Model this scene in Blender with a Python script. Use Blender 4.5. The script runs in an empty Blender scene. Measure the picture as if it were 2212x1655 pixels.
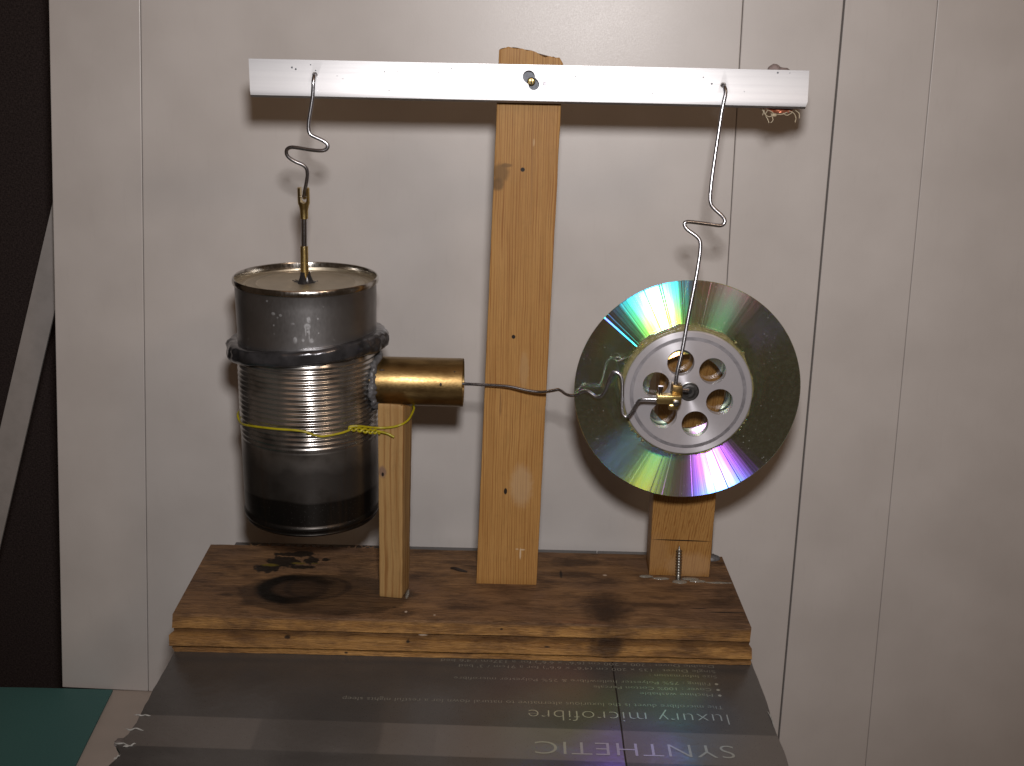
import bpy, bmesh, math, random
from mathutils import Vector, Matrix
rnd = random.Random(7)
S = 0.001                                  # all numbers below are millimetres
scn = bpy.context.scene
COL = scn.collection
V = Vector

# ------------------------------------------------------------------ camera
CAM = V((185.02, -577.62, 312.84))
PITCH, YAW, ROLL, FPX = 0.29662, -0.0040041, 0.0222982, 2556.14
cp, sp = math.cos(PITCH), math.sin(PITCH); cy, sy = math.cos(YAW), math.sin(YAW)
F = V((sy*cp, cy*cp, -sp)); RT = V((cy, -sy, 0)); UP = RT.cross(F)
cr_, sr_ = math.cos(ROLL), math.sin(ROLL)
RT2 = cr_*RT + sr_*UP; UP2 = -sr_*RT + cr_*UP
cd = bpy.data.cameras.new('camera'); cam = bpy.data.objects.new('camera', cd); COL.objects.link(cam)
cam.matrix_world = Matrix(((RT2.x, UP2.x, -F.x, CAM.x*S), (RT2.y, UP2.y, -F.y, CAM.y*S), (RT2.z, UP2.z, -F.z, CAM.z*S), (0, 0, 0, 1)))
cd.sensor_width = 36; cd.lens = FPX/2212*36; cd.clip_start = .01; cd.clip_end = 50
scn.camera = cam

# ------------------------------------------------------------------ light
w = bpy.data.worlds.new('World'); scn.world = w; w.use_nodes = True
w.node_tree.nodes['Background'].inputs[0].default_value = (1.0, .66, .44, 1)
w.node_tree.nodes['Background'].inputs[1].default_value = .034

def aim(o, tgt):
    d = (V(tgt)*S - o.location); o.rotation_euler = d.to_track_quat('-Z', 'Y').to_euler()
fl = bpy.data.lights.new('camera_flash', 'SPOT'); fo = bpy.data.objects.new('camera_flash', fl); COL.objects.link(fo)
fo.location = (CAM + RT2*12 + UP2*80 - F*5)*S
fl.energy = 12.6; fl.color = (1.0, .955, .945); fl.spot_size = math.radians(92); fl.spot_blend = 1.0; fl.shadow_soft_size = .021
aim(fo, (170, 120, 185))
al = bpy.data.lights.new('ceiling_lamp', 'AREA'); ao = bpy.data.objects.new('ceiling_lamp', al); COL.objects.link(ao)
al.shape = 'DISK'; al.size = 2.4; al.energy = 2.5; al.color = (1.0, .55, .30)
ao.location = (.42, -.95, 1.45); aim(ao, (190, 60, 90))
a2 = bpy.data.lights.new('side_lamp', 'AREA'); b2 = bpy.data.objects.new('side_lamp', a2); COL.objects.link(b2)
a2.shape = 'DISK'; a2.size = .24; a2.energy = 1.7; a2.color = (1.0, .72, .50); b2.location = (1.0, -1.15, .98); aim(b2, (190, 60, 90))

# added coloured spots standing in for light the disc throws on the box lid
for nm, col, tgt, pw, ang in (('violet', (.30, .16, 1.0), (243, -80, -22), .20, 15), ('blue', (.06, .35, .75), (272, -52, -22), .16, 22), ('green', (.10, .65, .20), (262, -36, -22), .13, 18), ('olive', (.38, .52, .05), (216, -48, -22), .15, 18), ('yellow', (.55, .55, .05), (275, -22, -22), .12, 14), ('red', (.85, .14, .05), (205, -26, -22), .13, 16)):
    l_ = bpy.data.lights.new('disc_glint_standin', 'SPOT'); o_ = bpy.data.objects.new('disc_glint_standin', l_); COL.objects.link(o_)
    o_.location = (.280, .008, .082); l_.energy = pw*1.45; l_.color = col; l_.spot_size = math.radians(ang*1.7); l_.spot_blend = 1; l_.shadow_soft_size = .004; l_.specular_factor = 0
    aim(o_, tgt)

scn.view_settings.view_transform = 'Standard'; scn.view_settings.look = 'None'
scn.view_settings.exposure = 0; scn.view_settings.gamma = 1

# ------------------------------------------------------------------ node helper
class NT:
    def __init__(s, name):
        s.m = bpy.data.materials.new(name); s.m.use_nodes = True; s.t = s.m.node_tree; s.t.nodes.clear()
        s.out = s.n('ShaderNodeOutputMaterial'); s._p = None
    def n(s, ty, **k):
        o = s.t.nodes.new(ty)
        for a, b in k.items(): setattr(o, a, b)
        return o
    def put(s, sock, v):
        if v is None: return
        if isinstance(v, bpy.types.NodeSocket): s.t.links.new(v, sock)
        else:
            if sock.type == 'RGBA' and not isinstance(v, (int, float)) and len(v) == 3: v = (*v, 1)
            if sock.type == 'RGBA' and isinstance(v, (int, float)): v = (v, v, v, 1)
            sock.default_value = v
    def P(s):                                # world position in millimetres
        if s._p is None:
            g = s.n('ShaderNodeNewGeometry'); s._p = s.vm('SCALE', g.outputs['Position'], None, 1000.0)
        return s._p
    def vm(s, op, a, b=None, sc=None):
        o = s.n('ShaderNodeVectorMath', operation=op); s.put(o.inputs[0], a)
        if b is not None: s.put(o.inputs[1], b)
        if sc is not None: s.put(o.inputs[3], sc)
        return o.outputs[1] if op in ('LENGTH', 'DOT_PRODUCT') else o.outputs[0]
    def ma(s, op, a, b=None, c=None, clamp=False):
        o = s.n('ShaderNodeMath', operation=op, use_clamp=clamp); s.put(o.inputs[0], a)
        if b is not None: s.put(o.inputs[1], b)
        if c is not None: s.put(o.inputs[2], c)
        return o.outputs[0]
    def noise(s, scale=1.0, stretch=(1, 1, 1), det=3.0, off=(0, 0, 0), vec=None, rough=.5, dist=0.0):
        p = vec if vec is not None else s.P()
        mv = s.vm('MULTIPLY', s.vm('ADD', p, off), stretch)
        o = s.n('ShaderNodeTexNoise'); s.put(o.inputs['Vector'], mv); o.inputs['Scale'].default_value = scale
        o.inputs['Detail'].default_value = det; o.inputs['Roughness'].default_value = rough; o.inputs['Distortion'].default_value = dist
        return o.outputs[0]
    def rng(s, v, a, b, c=0.0, d=1.0, smooth=False):
        o = s.n('ShaderNodeMapRange'); o.interpolation_type = 'SMOOTHSTEP' if smooth else 'LINEAR'
        s.put(o.inputs[0], v); s.put(o.inputs[1], a); s.put(o.inputs[2], b); s.put(o.inputs[3], c); s.put(o.inputs[4], d)
        return o.outputs[0]
    def mix(s, f, a, b, mode='MIX'):
        o = s.n('ShaderNodeMix', data_type='RGBA', blend_type=mode); s.put(o.inputs[0], f); s.put(o.inputs[6], a); s.put(o.inputs[7], b)
        return o.outputs[2]
    def blob(s, c, r, edge=.35, wob=.25, scale=.25):     # soft ellipsoid mask, 1 inside
        d = s.vm('LENGTH', s.vm('DIVIDE', s.vm('SUBTRACT', s.P(), c), r))
        if wob: d = s.ma('ADD', d, s.ma('MULTIPLY', s.ma('SUBTRACT', s.noise(scale, det=3), .5), wob*2))
        return s.rng(d, 1-edge, 1+edge, 1, 0, True)
    def bump(s, h, st=.3, dist=.001, nrm=None):
        o = s.n('ShaderNodeBump'); s.put(o.inputs['Height'], h); s.put(o.inputs['Strength'], st); s.put(o.inputs['Distance'], dist)
        if nrm is not None: s.put(o.inputs['Normal'], nrm)
        return o.outputs[0]
    def bsdf(s, col, rough=.5, metal=0.0, nrm=None, spec=.5, **k):
        b = s.n('ShaderNodeBsdfPrincipled'); s.put(b.inputs['Base Color'], col); s.put(b.inputs['Roughness'], rough)
        s.put(b.inputs['Metallic'], metal); s.put(b.inputs['Specular IOR Level'], spec)
        if nrm is not None: s.put(b.inputs['Normal'], nrm)
        for a, v in k.items(): s.put(b.inputs[a.replace('_', ' ')], v)
        return b.outputs[0]
    def done(s, sh): s.t.links.new(sh, s.out.inputs[0]); return s.m

# ------------------------------------------------------------------ materials
def m_wall():
    t = NT('satin_white_panel')
    n = t.noise(.02, det=4); f = t.noise(1.6, det=2, stretch=(1, 1, .7)); sc = t.noise(.5, det=5, stretch=(1, 1, .12))
    c = t.mix(t.rng(n, .3, .7), (.482, .454, .432), (.542, .514, .492))
    c = t.mix(t.ma('MULTIPLY', t.rng(sc, .6, .8), .12), c, (.34, .31, .29))
    for p, r in (((178, 163, 184), (.8, 9, .9)), ((-118, 163, 96), (.8, 9, 1.1)), ((190, 170, 260), (1.2, 9, .4)), ((330, 150, -60), (1.3, 9, .5)), ((20, 150, -30), (.8, 9, .8)), ((381, 160, 160), (1.6, 9, 2.2))):
        c = t.mix(t.ma('MULTIPLY', t.blob(p, r, .3, .1), .6), c, (.22, .16, .12))
    return t.done(t.bsdf(c, t.rng(f, .2, .8, .34, .40), 0, t.bump(f, .06, .0004), .6))
def m_pine(name, a, b, seed, ax='z', lines=1.0, marks=(), dark=(), rough=.55):
    t = NT(name)
    lo = .012
    st = {'z': (1, 1, lo), 'x': (lo, 1, 1)}[ax]
    warp = t.noise(.03, det=2, off=(seed*13, 0, 0))
    p = t.vm('ADD', t.P(), t.vm('SCALE', (1, 1, 0) if ax == 'z' else (0, 1, 1), None, t.ma('MULTIPLY', t.ma('SUBTRACT', warp, .5), 2.2 if lines < 1 else 1.1)))
    g1 = t.noise(.75*lines, st, 2.0, (seed*31, 5, seed*7), vec=p, rough=.6)
    g2 = t.noise(3.2, tuple(v if v == 1 else v*2.5 for v in st), 2.0, (seed*17, 9, 0))
    sx = t.n('ShaderNodeSeparateXYZ'); t.put(sx.inputs[0], p); lf = t.noise(.35, st, 2.0, (seed*3, 0, 0), vec=p)
    ph = t.ma('MULTIPLY', t.ma('ADD', sx.outputs[0], t.ma('ADD', t.ma('MULTIPLY', lf, 3.0), t.ma('MULTIPLY', sx.outputs[1], .7))), 4.4*lines)
    ring_ = t.rng(t.ma('SINE', ph), .25, 1.0, 0, 1, True); brk = t.rng(t.noise(.5, tuple(v if v == 1 else .05 for v in st), 3.0, (8, seed, 0)), .35, .6, .15, 1)
    big = t.noise(.05, {'z': (1, 1, .3), 'x': (.3, 1, 1)}[ax], 3.0, (seed*5, 0, 0))
    c = t.mix(t.rng(big, .3, .7), a, b)
    line = t.rng(g1, .52, .68, 0, 1, True)
    c = t.mix(t.ma('MULTIPLY', t.ma('MULTIPLY', ring_, brk), .85), c, tuple(v*k for v, k in zip(a, (.56, .40, .28))))
    c = t.mix(t.ma('MULTIPLY', line, .30), c, tuple(v*k for v, k in zip(a, (.58, .44, .30))))
    c = t.mix(t.ma('MULTIPLY', t.rng(g2, .5, .72), .38), c, tuple(v*.5 for v in a))
    sm = t.noise(.22, det=4, off=(seed, seed, 0))
    c = t.mix(t.ma('MULTIPLY', t.rng(sm, .56, .75), .22), c, tuple(v*.55 for v in a))
    for (cc, rr, col, k) in marks:
        c = t.mix(t.ma('MULTIPLY', t.blob(cc, rr, .35, .25, .4), k), c, col)
    for (cc, rr) in dark:
        c = t.mix(t.blob(cc, rr, .2, .06), c, (.012, .008, .006))
    h = t.ma('ADD', t.ma('MULTIPLY', g1, -.6), t.ma('MULTIPLY', g2, .5))
    return t.done(t.bsdf(c, rough, 0, t.bump(h, .35, .0006), .3))
def m_base():
    t = NT('stained_old_plank')
    st = (.05, 1, 1)
    warp = t.noise(.025, det=2)
    p = t.vm('ADD', t.P(), t.vm('SCALE', (0, 1, 1), None, t.ma('MULTIPLY', t.ma('SUBTRACT', warp, .5), 14.0)))
    g = t.noise(.33, st, 4.0, (3, 7, 1), vec=p, rough=.62); g2 = t.noise(1.9, (.09, 1, 1), 3.0)
    big = t.noise(.035, (.5, 1, 1), 5.0, (5, 2, 0)); dirt = t.noise(.09, (.45, 1, 1), 6.0, (50, 20, 0), rough=.65)
    sep = t.n('ShaderNodeSeparateXYZ'); t.put(sep.inputs[0], t.P()); x, y, z = sep.outputs
    top = t.rng(z, -1.6, -.3, 0, 1)
    fresh = t.mix(t.rng(g, .35, .68), (.37, .20, .062), (.215, .105, .030))
    fresh = t.mix(t.ma('MULTIPLY', t.rng(dirt, .44, .66), .8), fresh, (.085, .042, .018))
    gr = t.noise(.10, (.5, 1, 1), 5.0, (90, 0, 30)); fresh = t.mix(t.ma('MULTIPLY', t.ma('MULTIPLY', t.rng(z, -11.9, -10.9, 0, 1), t.rng(z, -8.6, -7.9, 1, 0)), .65), fresh, (.060, .030, .014))  # recess between the front bands painted darker, its shade put into the colour
    fresh = t.mix(t.ma('MULTIPLY', t.rng(t.ma('ADD', t.ma('MULTIPLY', x, -.012), gr), -.6, .45), .2), fresh, (.10, .058, .030))
    fresh = t.mix(t.ma('MULTIPLY', t.rng(t.ma('ADD', z, t.ma('MULTIPLY', gr, 3.0)), -1.2, .9), .7), fresh, (.11, .058, .026))
    worn = t.mix(t.rng(g, .32, .68), (.250, .140, .064), (.140, .074, .032))
    worn = t.mix(t.rng(big, .42, .66), worn, (.150, .085, .048))
    worn = t.mix(t.ma('MULTIPLY', t.rng(dirt, .46, .66), .75), worn, (.040, .021, .012))
    c = t.mix(top, fresh, worn)
    c = t.mix(t.ma('MULTIPLY', t.rng(g2, .54, .72), .45), c, (.035, .019, .010))
    # wet stains: a broad halo, a dark ring left by a candle, blots of soot
    wet = t.ma('MULTIPLY', t.blob((80, 27, 0), (50, 24, 9), .05, .12, .07), .62)
    c = t.mix(wet, c, (.034, .020, .011))
    def ring(cc, r0, rr, wd, k):
        d = t.vm('LENGTH', t.vm('DIVIDE', t.vm('SUBTRACT', t.P(), cc), rr))
        d = t.ma('ADD', d, t.ma('MULTIPLY', t.ma('SUBTRACT', t.noise(.08, det=4), .5), .30))
        a = t.ma('ABSOLUTE', t.ma('SUBTRACT', d, r0)); return t.ma('MULTIPLY', t.rng(a, wd*.35, wd, 1, 0, True), k)
    r1 = t.ma('MULTIPLY', ring((62, 33, 0), 1.0, (18, 14.5, 40), .42, 1.0), t.ma('MAXIMUM', t.rng(x, 58, 76, 1, .25), t.rng(y, 36, 42, 0, .7))); r2 = ring((74, 35, 0), 1.0, (17.5, 13, 40), .14, .5)
    c = t.mix(t.ma('MULTIPLY', t.blob((62, 33, 0), (19, 16, 9), .1, .12, .07), .72), c, (.028, .016, .010))
    c = t.mix(r2, c, (.016, .010, .007)); c = t.mix(r1, c, (.005, .004, .003))
    blots = []
    for cc, rr in (((53, 78, 0), (11, 3.2, 9)), ((48, 68, 0), (9, 8, 9)), ((64, 70, 0), (4.5, 5, 9)), ((40, 58, 0), (8, 5, 9)), ((60, 61, 0), (8, 2.4, 9)), ((73, 72, 0), (2.6, 2, 9)), ((59, 80, 0), (6, 3, 9))):
        blots.append(t.blob(cc, rr, .12, .85, .30))
    bl = blots[0]
    for b in blots[1:]: bl = t.ma('MAXIMUM', bl, b)
    c = t.mix(t.ma('MULTIPLY', bl, .93), c, (.009, .008, .007))
    for cc, rr, k in (((41, 63, 0), (5, 1.6, 9), .8), ((57, 66, 0), (4.5, 1.2, 9), .65), ((67, 66.5, 0), (2.5, .7, 9), .5)):
        c = t.mix(t.ma('MULTIPLY', t.blob(cc, rr, .3, .5, .5), k), c, (.16, .12, .012))
    # knots and scratches
    for cc, rr, k in (((238, 17, -3), (13, 17, 12), .72), ((238, 12, 0), (6, 9, 9), .7), ((225, 77, 0), (14, 5, 9), .7), ((221, 60, 0), (12, 5, 9), .62), ((238, 0, -13), (9, 6, 6.0), .88), ((264, 24, 0), (16, 3, 9), .6), ((300, 26, 0), (18, 4, 9), .45), ((24, 24, 0), (5, 1.6, 9), .8), ((38, 13, 0), (5, 1.4, 9), .6), ((320, 40, 0), (14, 20, 9), .35)):
        c = t.mix(t.ma('MULTIPLY', t.blob(cc, rr, .5, .5, .16), k), c, (.030, .016, .009))
    for cc, rr in (((306, 17, 0), (13, .7, 9)), ((290, 21, 0), (5, .5, 9)), ((129, 0, -12.5), (1.0, 9, .8)), ((63, 0, -11.8), (1.6, 9, .7)), ((180, 0, -4), (.8, 9, .6)), ((120, 14, 0), (1, .7, 9)), ((214, 60, 0), (.8, 5, 9)), ((160, 68, 0), (5, .5, 9)), ((95, 0, -20.6), (1, 9, .6)), ((205, 0, -13.5), (1.6, 9, .5))):
        c = t.mix(t.ma('MULTIPLY', t.blob(cc, rr, .4, .3, .6), .9), c, (.012, .008, .006))
    for cc, rr in (((127, 9, 0), (.7, 1.0, 9)), ((137, 0, -10), (2.2, 9, .5)), ((143, 6, 0), (.6, .8, 9)), ((240, 60, 0), (1.2, .9, 9))):
        c = t.mix(t.ma('MULTIPLY', t.blob(cc, rr, .3, .3, .6), .8), c, (.55, .45, .35))
    wetm = t.ma('MAXIMUM', t.ma('MULTIPLY', bl, .8), t.ma('MAXIMUM', r1, t.ma('MULTIPLY', wet, .5)))
    h = t.ma('ADD', t.ma('MULTIPLY', g, -1.0), t.ma('MULTIPLY', g2, -.6))
    return t.done(t.bsdf(c, t.rng(wetm, 0, 1, .62, .30), 0, t.bump(h, .8, .0011), .3))
def m_metal(name, col, rough, col2=None, nscale=.2, stretch=(1, 1, 1), bst=.05, spots=None, rv=.12, aniso=0, tan=None, k2=.5):
    t = NT(name); n = t.noise(nscale, stretch, 5.0); fine = t.noise(nscale*9, stretch, 3.0)
    c = t.mix(t.ma('MULTIPLY', t.rng(n, .42, .68), k2), col, col2 or tuple(v*.5 for v in col))
    if spots:
        vr = t.n('ShaderNodeTexVoronoi'); t.put(vr.inputs['Vector'], t.P()); vr.inputs['Scale'].default_value = spots[0]
        s_ = t.rng(vr.outputs['Distance'], .10, .2, spots[1], 0); s_ = t.ma('MULTIPLY', s_, t.rng(t.noise(.06), .5, .6))
        c = t.mix(s_, c, spots[2])
    r = t.rng(fine, .3, .7, rough-rv*.5, rough+rv*.5)
    kw = {}
    if aniso:
        tg = t.n('ShaderNodeTangent'); tg.direction_type = 'RADIAL'; tg.axis = tan
        kw = {'Anisotropic': aniso, 'Tangent': tg.outputs[0]}
    return t.done(t.bsdf(c, r, 1.0, t.bump(fine, bst, .0003), .5, **kw))
def m_plain(name, col, rough=.5, metal=0, bst=.1, nscale=.8, col2=None, spec=.5, **k):
    t = NT(name); n = t.noise(nscale, det=4)
    c = t.mix(t.rng(n, .35, .7), col, col2 or tuple(v*.75 for v in col))
    return t.done(t.bsdf(c, rough, metal, t.bump(n, bst, .0006), spec, **k))

M = {}
M['wall'] = m_wall()
M['tall'] = m_pine('pine_tall_post', (.385, .213, .068), (.330, .172, .050), 1, marks=(
    ((174, 45, 237), (4.5, 9, 4.5), (.125, .068, .022), .75), ((172.5, 45, 231), (3.5, 9, 3), (.10, .055, .02), .75), ((177, 45, 241), (3, 9, 1.0), (.12, .065, .022), .7),
    ((189, 45, 62), (6, 9, 12), (.42, .31, .19), .45), ((189, 45, 130), (2.5, 9, 10), (.38, .27, .15), .28), ((189.5, 45, 20), (.45, 9, 3.4), (.55, .45, .32), .7),
    ((190.6, 45, 22.5), (1.5, 9, .45), (.55, .45, .32), .6), ((187.6, 45, 22.8), (.9, 9, .45), (.55, .45, .32), .5), ((191, 45, 253), (.6, 9, 1.8), (.5, .36, .22), .45), ((176.5, 45, 110), (.5, 9, 7), (.16, .08, .03), .6), ((190.5, 45, 240), (.35, 9, 34), (.22, .11, .04), .5)),
    dark=(((185.6, 45, 239), (1.1, 9, 1.1)), ((182.8, 45, 148.8), (1.0, 9, 1.1)), ((180.2, 45, 58.4), (.9, 9, 1.9))))
M['short'] = m_pine('pine_short_post', (.345, .218, .088), (.30, .180, .068), 2, lines=.42, marks=(((113, 24, 76), (2, 9, 3.4), (.16, .10, .07), .9),), dark=(((113.1, 24, 74.6), (.7, 9, 1.2)),))
M['dpost'] = m_pine('pine_disc_post', (.355, .19, .058), (.31, .160, .046), 3, marks=(((268, 62, 16), (9, 9, 12), (.32, .19, .085), .4), ((290, 62, 8), (14, 9, 8), (.46, .30, .17), .35)), dark=(((284, 61.8, 24.6), (17.8, 9, .42)),))
M['base'] = m_base()
M['alu'] = m_metal('aluminium_bar', (.50, .50, .51), .46, (.43, .43, .445), .25, (.03, 1, 2.2), .06, k2=.4, rv=.05)
M['tin_dark'] = m_metal('tarnished_tin', (.34, .335, .34), .30, (.16, .155, .155), .03, (1, 1, .6), .02, (.20, .40, (.50, .51, .53)), k2=.7, rv=.04)
M['tin'] = m_metal('bright_tin', (.55, .535, .51), .20, (.30, .27, .22), .1, (1, 1, .4), .05, k2=.7)
def m_upper():
    t = NT('tarnished_tin'); n = t.noise(.03, det=4); f = t.noise(1.0, det=3, stretch=(1, 1, .4))
    c = t.mix(t.rng(n, .4, .68), (.42, .415, .42), (.27, .265, .265))
    vr = t.n('ShaderNodeTexVoronoi'); t.put(vr.inputs['Vector'], t.vm('MULTIPLY', t.P(), (1, 1, .8))); vr.inputs['Scale'].default_value = .28
    m = t.ma('MULTIPLY', t.rng(vr.outputs['Distance'], .10, .17, 1, 0), t.rng(t.noise(.07, off=(4, 0, 9)), .50, .56))
    for cc, rr in (((71.2, 7, 154.3), (1.0, 6, 1.7)), ((75.2, 7, 154.3), (.7, 6, .8)), ((79.4, 8, 153.9), (1.1, 6, 1.2)), ((78.3, 7.8, 157.5), (.35, 6, 3.0)), ((76.6, 7.5, 159.2), (.35, 6, 2.6)), ((78.3, 8, 165.0), (.9, 6, 1.6)), ((60.2, 8.5, 167.7), (1, 6, .8)), ((64, 8, 167.1), (.8, 6, .7)), ((70.2, 7, 162.9), (1.0, 6, .6)), ((57, 9.6, 174), (.6, 6, .6)), ((77.5, 7.5, 161.5), (1.6, 6, 1.6))):
        m = t.ma('MAXIMUM', m, t.blob(cc, rr, .3, .25, .5))
    m = t.ma('MULTIPLY', m, t.rng(t.noise(.5, det=3), .3, .6, .15, .8)); c = t.mix(t.ma('MULTIPLY', m, .5), c, (.60, .62, .65))
    ro = t.ma('ADD', t.rng(f, .3, .7, .36, .40), t.ma('MULTIPLY', m, .22))
    a = t.bsdf(c, ro, 1.0, t.bump(f, .02, .0003)); b = t.bsdf(t.mix(m, (.085, .083, .082), (.26, .265, .27)), .5, 0)
    x = t.n('ShaderNodeMixShader'); t.put(x.inputs[0], t.ma('ADD', .10, t.ma('MULTIPLY', m, .25))); t.t.links.new(a, x.inputs[1]); t.t.links.new(b, x.inputs[2])
    return t.done(x.outputs[0])
M['tin_dark'] = m_upper()
M['lid'] = m_metal('dusty_tin_lid', (.56, .50, .39), .46, (.46, .41, .31), .12, (1, 1, 1), .08)
def m_lower():
    t = NT('sooty_tin'); sep = t.n('ShaderNodeSeparateXYZ'); t.put(sep.inputs[0], t.P()); x, y, z = sep.outputs
    n = t.noise(.05, det=5, off=(9, 1, 4)); f = t.noise(1.1, det=3, stretch=(1, 1, .5)); drip = t.noise(.12, (1, 1, .05), 4.0)
    zz = t.ma('ADD', z, t.ma('MULTIPLY', t.ma('SUBTRACT', n, .5), 26.0))
    c = t.mix(t.rng(zz, 78, 104), (.135, .128, .122), (.56, .545, .52))
    c = t.mix(t.ma('MULTIPLY', t.rng(n, .48, .66), .7), c, (.07, .062, .055))
    z2 = t.ma('ADD', z, t.ma('MULTIPLY', t.ma('SUBTRACT', t.noise(.025, det=1), .5), 8.0))
    soot = t.rng(z2, 62.4, 63.8, 1, 0)
    c = t.mix(t.ma('MULTIPLY', soot, .82), c, (.022, .020, .018))
    c = t.mix(t.ma('MULTIPLY', t.rng(drip, .55, .7), .35), c, (.16, .10, .055))
    sp_ = t.rng(t.noise(2.2, det=1), .72, .78); c = t.mix(t.ma('MULTIPLY', sp_, t.ma('MULTIPLY', soot, .6)), c, (.5, .5, .5))
    r = t.ma('ADD', t.rng(z, 84, 100, .36, .19), t.ma('MULTIPLY', f, .03))
    return t.done(t.bsdf(c, r, .95, t.bump(f, .02, .0003), .5))
M['lower'] = m_lower()
M['steel'] = m_metal('galvanised_wire', (.50, .50, .53), .27, (.30, .29, .30), .5, bst=.1)
M['steel2'] = m_metal('steel_rod', (.62, .62, .65), .18)
M['brass'] = m_metal('tarnished_brass', (.30, .205, .085), .38, (.16, .10, .04), .14, (.5, 1, 1), .10, k2=.8)
M['brass2'] = m_metal('yellow_brass', (.68, .52, .22), .30, (.44, .30, .09), .9, bst=.15)
def m_plate():
    t = NT('turned_aluminium'); C = (275.1, 15.6, 128.0)
    d = t.vm('MULTIPLY', t.vm('SUBTRACT', t.P(), C), (1, 0, 1)); R = t.vm('NORMALIZE', d); T = t.vm('CROSS_PRODUCT', R, (0, 1, 0))
    ln = t.vm('LENGTH', d); cmb = t.n('ShaderNodeCombineXYZ'); t.put(cmb.inputs[0], ln)
    g = t.noise(3.5, det=2, vec=cmb.outputs[0]); n = t.noise(.25, det=4)
    c = t.mix(t.rng(n, .4, .7), (.62, .61, .65), (.55, .54, .57))
    a = t.bsdf(c, .34, 1.0, t.bump(g, .06, .0003), Anisotropic=.85, Tangent=R)
    b = t.bsdf((.60, .585, .62), .5, .2, spec=.8)
    x = t.n('ShaderNodeMixShader'); x.inputs[0].default_value = .5; t.t.links.new(a, x.inputs[1]); t.t.links.new(b, x.inputs[2])
    return t.done(x.outputs[0])
M['plate'] = m_plate()
M['groove'] = m_metal('aluminium_groove', (.42, .41, .44), .5)
M['screw'] = m_metal('zinc_screw', (.33, .325, .30), .38, (.13, .115, .09), .9)
M['bearing'] = m_metal('dark_bearing_steel', (.20, .20, .20), .38, (.07, .07, .07), .9)
M['washer'] = m_plain('grey_washer', (.12, .13, .15), .5, .3)
M['goo'] = m_plain('black_sealant', (.022, .021, .022), .30, bst=.8, nscale=.35, spec=.6)
M['rubber'] = m_plain('grey_black_sealant', (.12, .12, .13), .20, .75, bst=.55, nscale=.13, col2=(.045, .045, .048), spec=.8)
M['grey_goo'] = m_plain('grey_sealant', (.10, .10, .105), .38, bst=.9, nscale=.5)
M['yellow'] = m_plain('yellow_insulation', (.34, .29, .008), .38, bst=.08, nscale=.3, col2=(.24, .20, .006))
M['black'] = m_plain('black_hole', (.004, .004, .004), .8)
M['glue'] = m_plain('hot_glue', (.46, .42, .22), .16, bst=.5, nscale=.5, col2=(.30, .27, .11), **{'Transmission_Weight': .55, 'IOR': 1.45})
M['glue_clear'] = m_plain('clear_glue', (.62, .60, .52), .12, bst=.5, nscale=.6, **{'Transmission_Weight': .7, 'IOR': 1.45})
M['dark_bit'] = m_plain('char_and_gap_shade', (.022, .014, .010), .6)
M['putty'] = m_plain('grey_putty', (.28, .22, .21), .7, bst=.5)
M['copper'] = m_plain('copper_scrap', (.62, .20, .11), .35, .6)
M['fibre'] = m_plain('pale_fibre', (.50, .42, .29), .6)
M['shelf'] = m_plain('cream_laminate', (.50, .43, .375), .42, nscale=.05, col2=(.46, .40, .35), bst=.02)
M['teal'] = m_plain('teal_paper', (.066, .165, .155), .55, nscale=.9, col2=(.055, .145, .138), bst=.06, spec=.25)
M['strip'] = m_plain('dull_grey_strip', (.38, .355, .34), .45, .15, col2=(.33, .31, .295), nscale=.1, bst=.03)
M['white'] = m_plain('torn_white_paper', (.36, .365, .35), .6, bst=.5)
M['ink'] = m_plain('pale_print', (.27, .265, .225), .5, bst=0, col2=(.25, .24, .205))
def m_curtain():
    t = NT('dark_woven_wall')
    a = t.noise(1.4, (1, 1, .35), 2.0); b = t.noise(1.4, (.35, 1, 1), 2.0, (40, 0, 0))
    c = t.mix(t.rng(t.ma('ADD', a, b), .8, 1.25), (.026, .019, .018), (.058, .044, .041))
    return t.done(t.bsdf(c, .9, 0, t.bump(t.ma('ADD', a, b), .5, .001), .1))
M['curtain'] = m_curtain()
def m_box():
    t = NT('printed_carton_lid'); sep = t.n('ShaderNodeSeparateXYZ'); t.put(sep.inputs[0], t.P()); x, y, z = sep.outputs
    yy = t.ma('SUBTRACT', y, t.ma('MULTIPLY', x, -.016))
    n = t.noise(.03, det=4); f = t.noise(1.2, det=3)
    dark = t.mix(t.rng(n, .3, .7), (.058, .054, .051), (.070, .065, .061))
    band = t.ma('MULTIPLY', t.rng(yy, -62.8, -62.0, 1, 0), t.rng(yy, -89.0, -88.2, 0, 1))
    def box_(x0, x1): return t.ma('MULTIPLY', t.rng(x, x0-1, x0+1, 0, 1), t.rng(x, x1-1, x1+1, 1, 0))
    k = t.ma('SUBTRACT', band, t.ma('MULTIPLY', t.ma('MULTIPLY', band, box_(62, 123)), .55))
    k = t.ma('ADD', k, t.ma('MULTIPLY', t.ma('MULTIPLY', band, box_(150, 242)), .35))
    c = t.mix(t.ma('MULTIPLY', k, .8), dark, (.125, .112, .102))
    return t.done(t.bsdf(c, t.rng(f, .3, .7, .27, .33), 0, t.bump(n, .25, .004), .5))
M['box'] = m_box()
M['carton'] = m_plain('carton_side', (.11, .095, .09), .45, nscale=.05)
M['ink2'] = m_plain('faint_print', (.21, .205, .17), .5, bst=0, col2=(.19, .18, .155))
M['seam'] = m_plain('painted_seam_shade', (.050, .036, .030), .45, nscale=.4)

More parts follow.
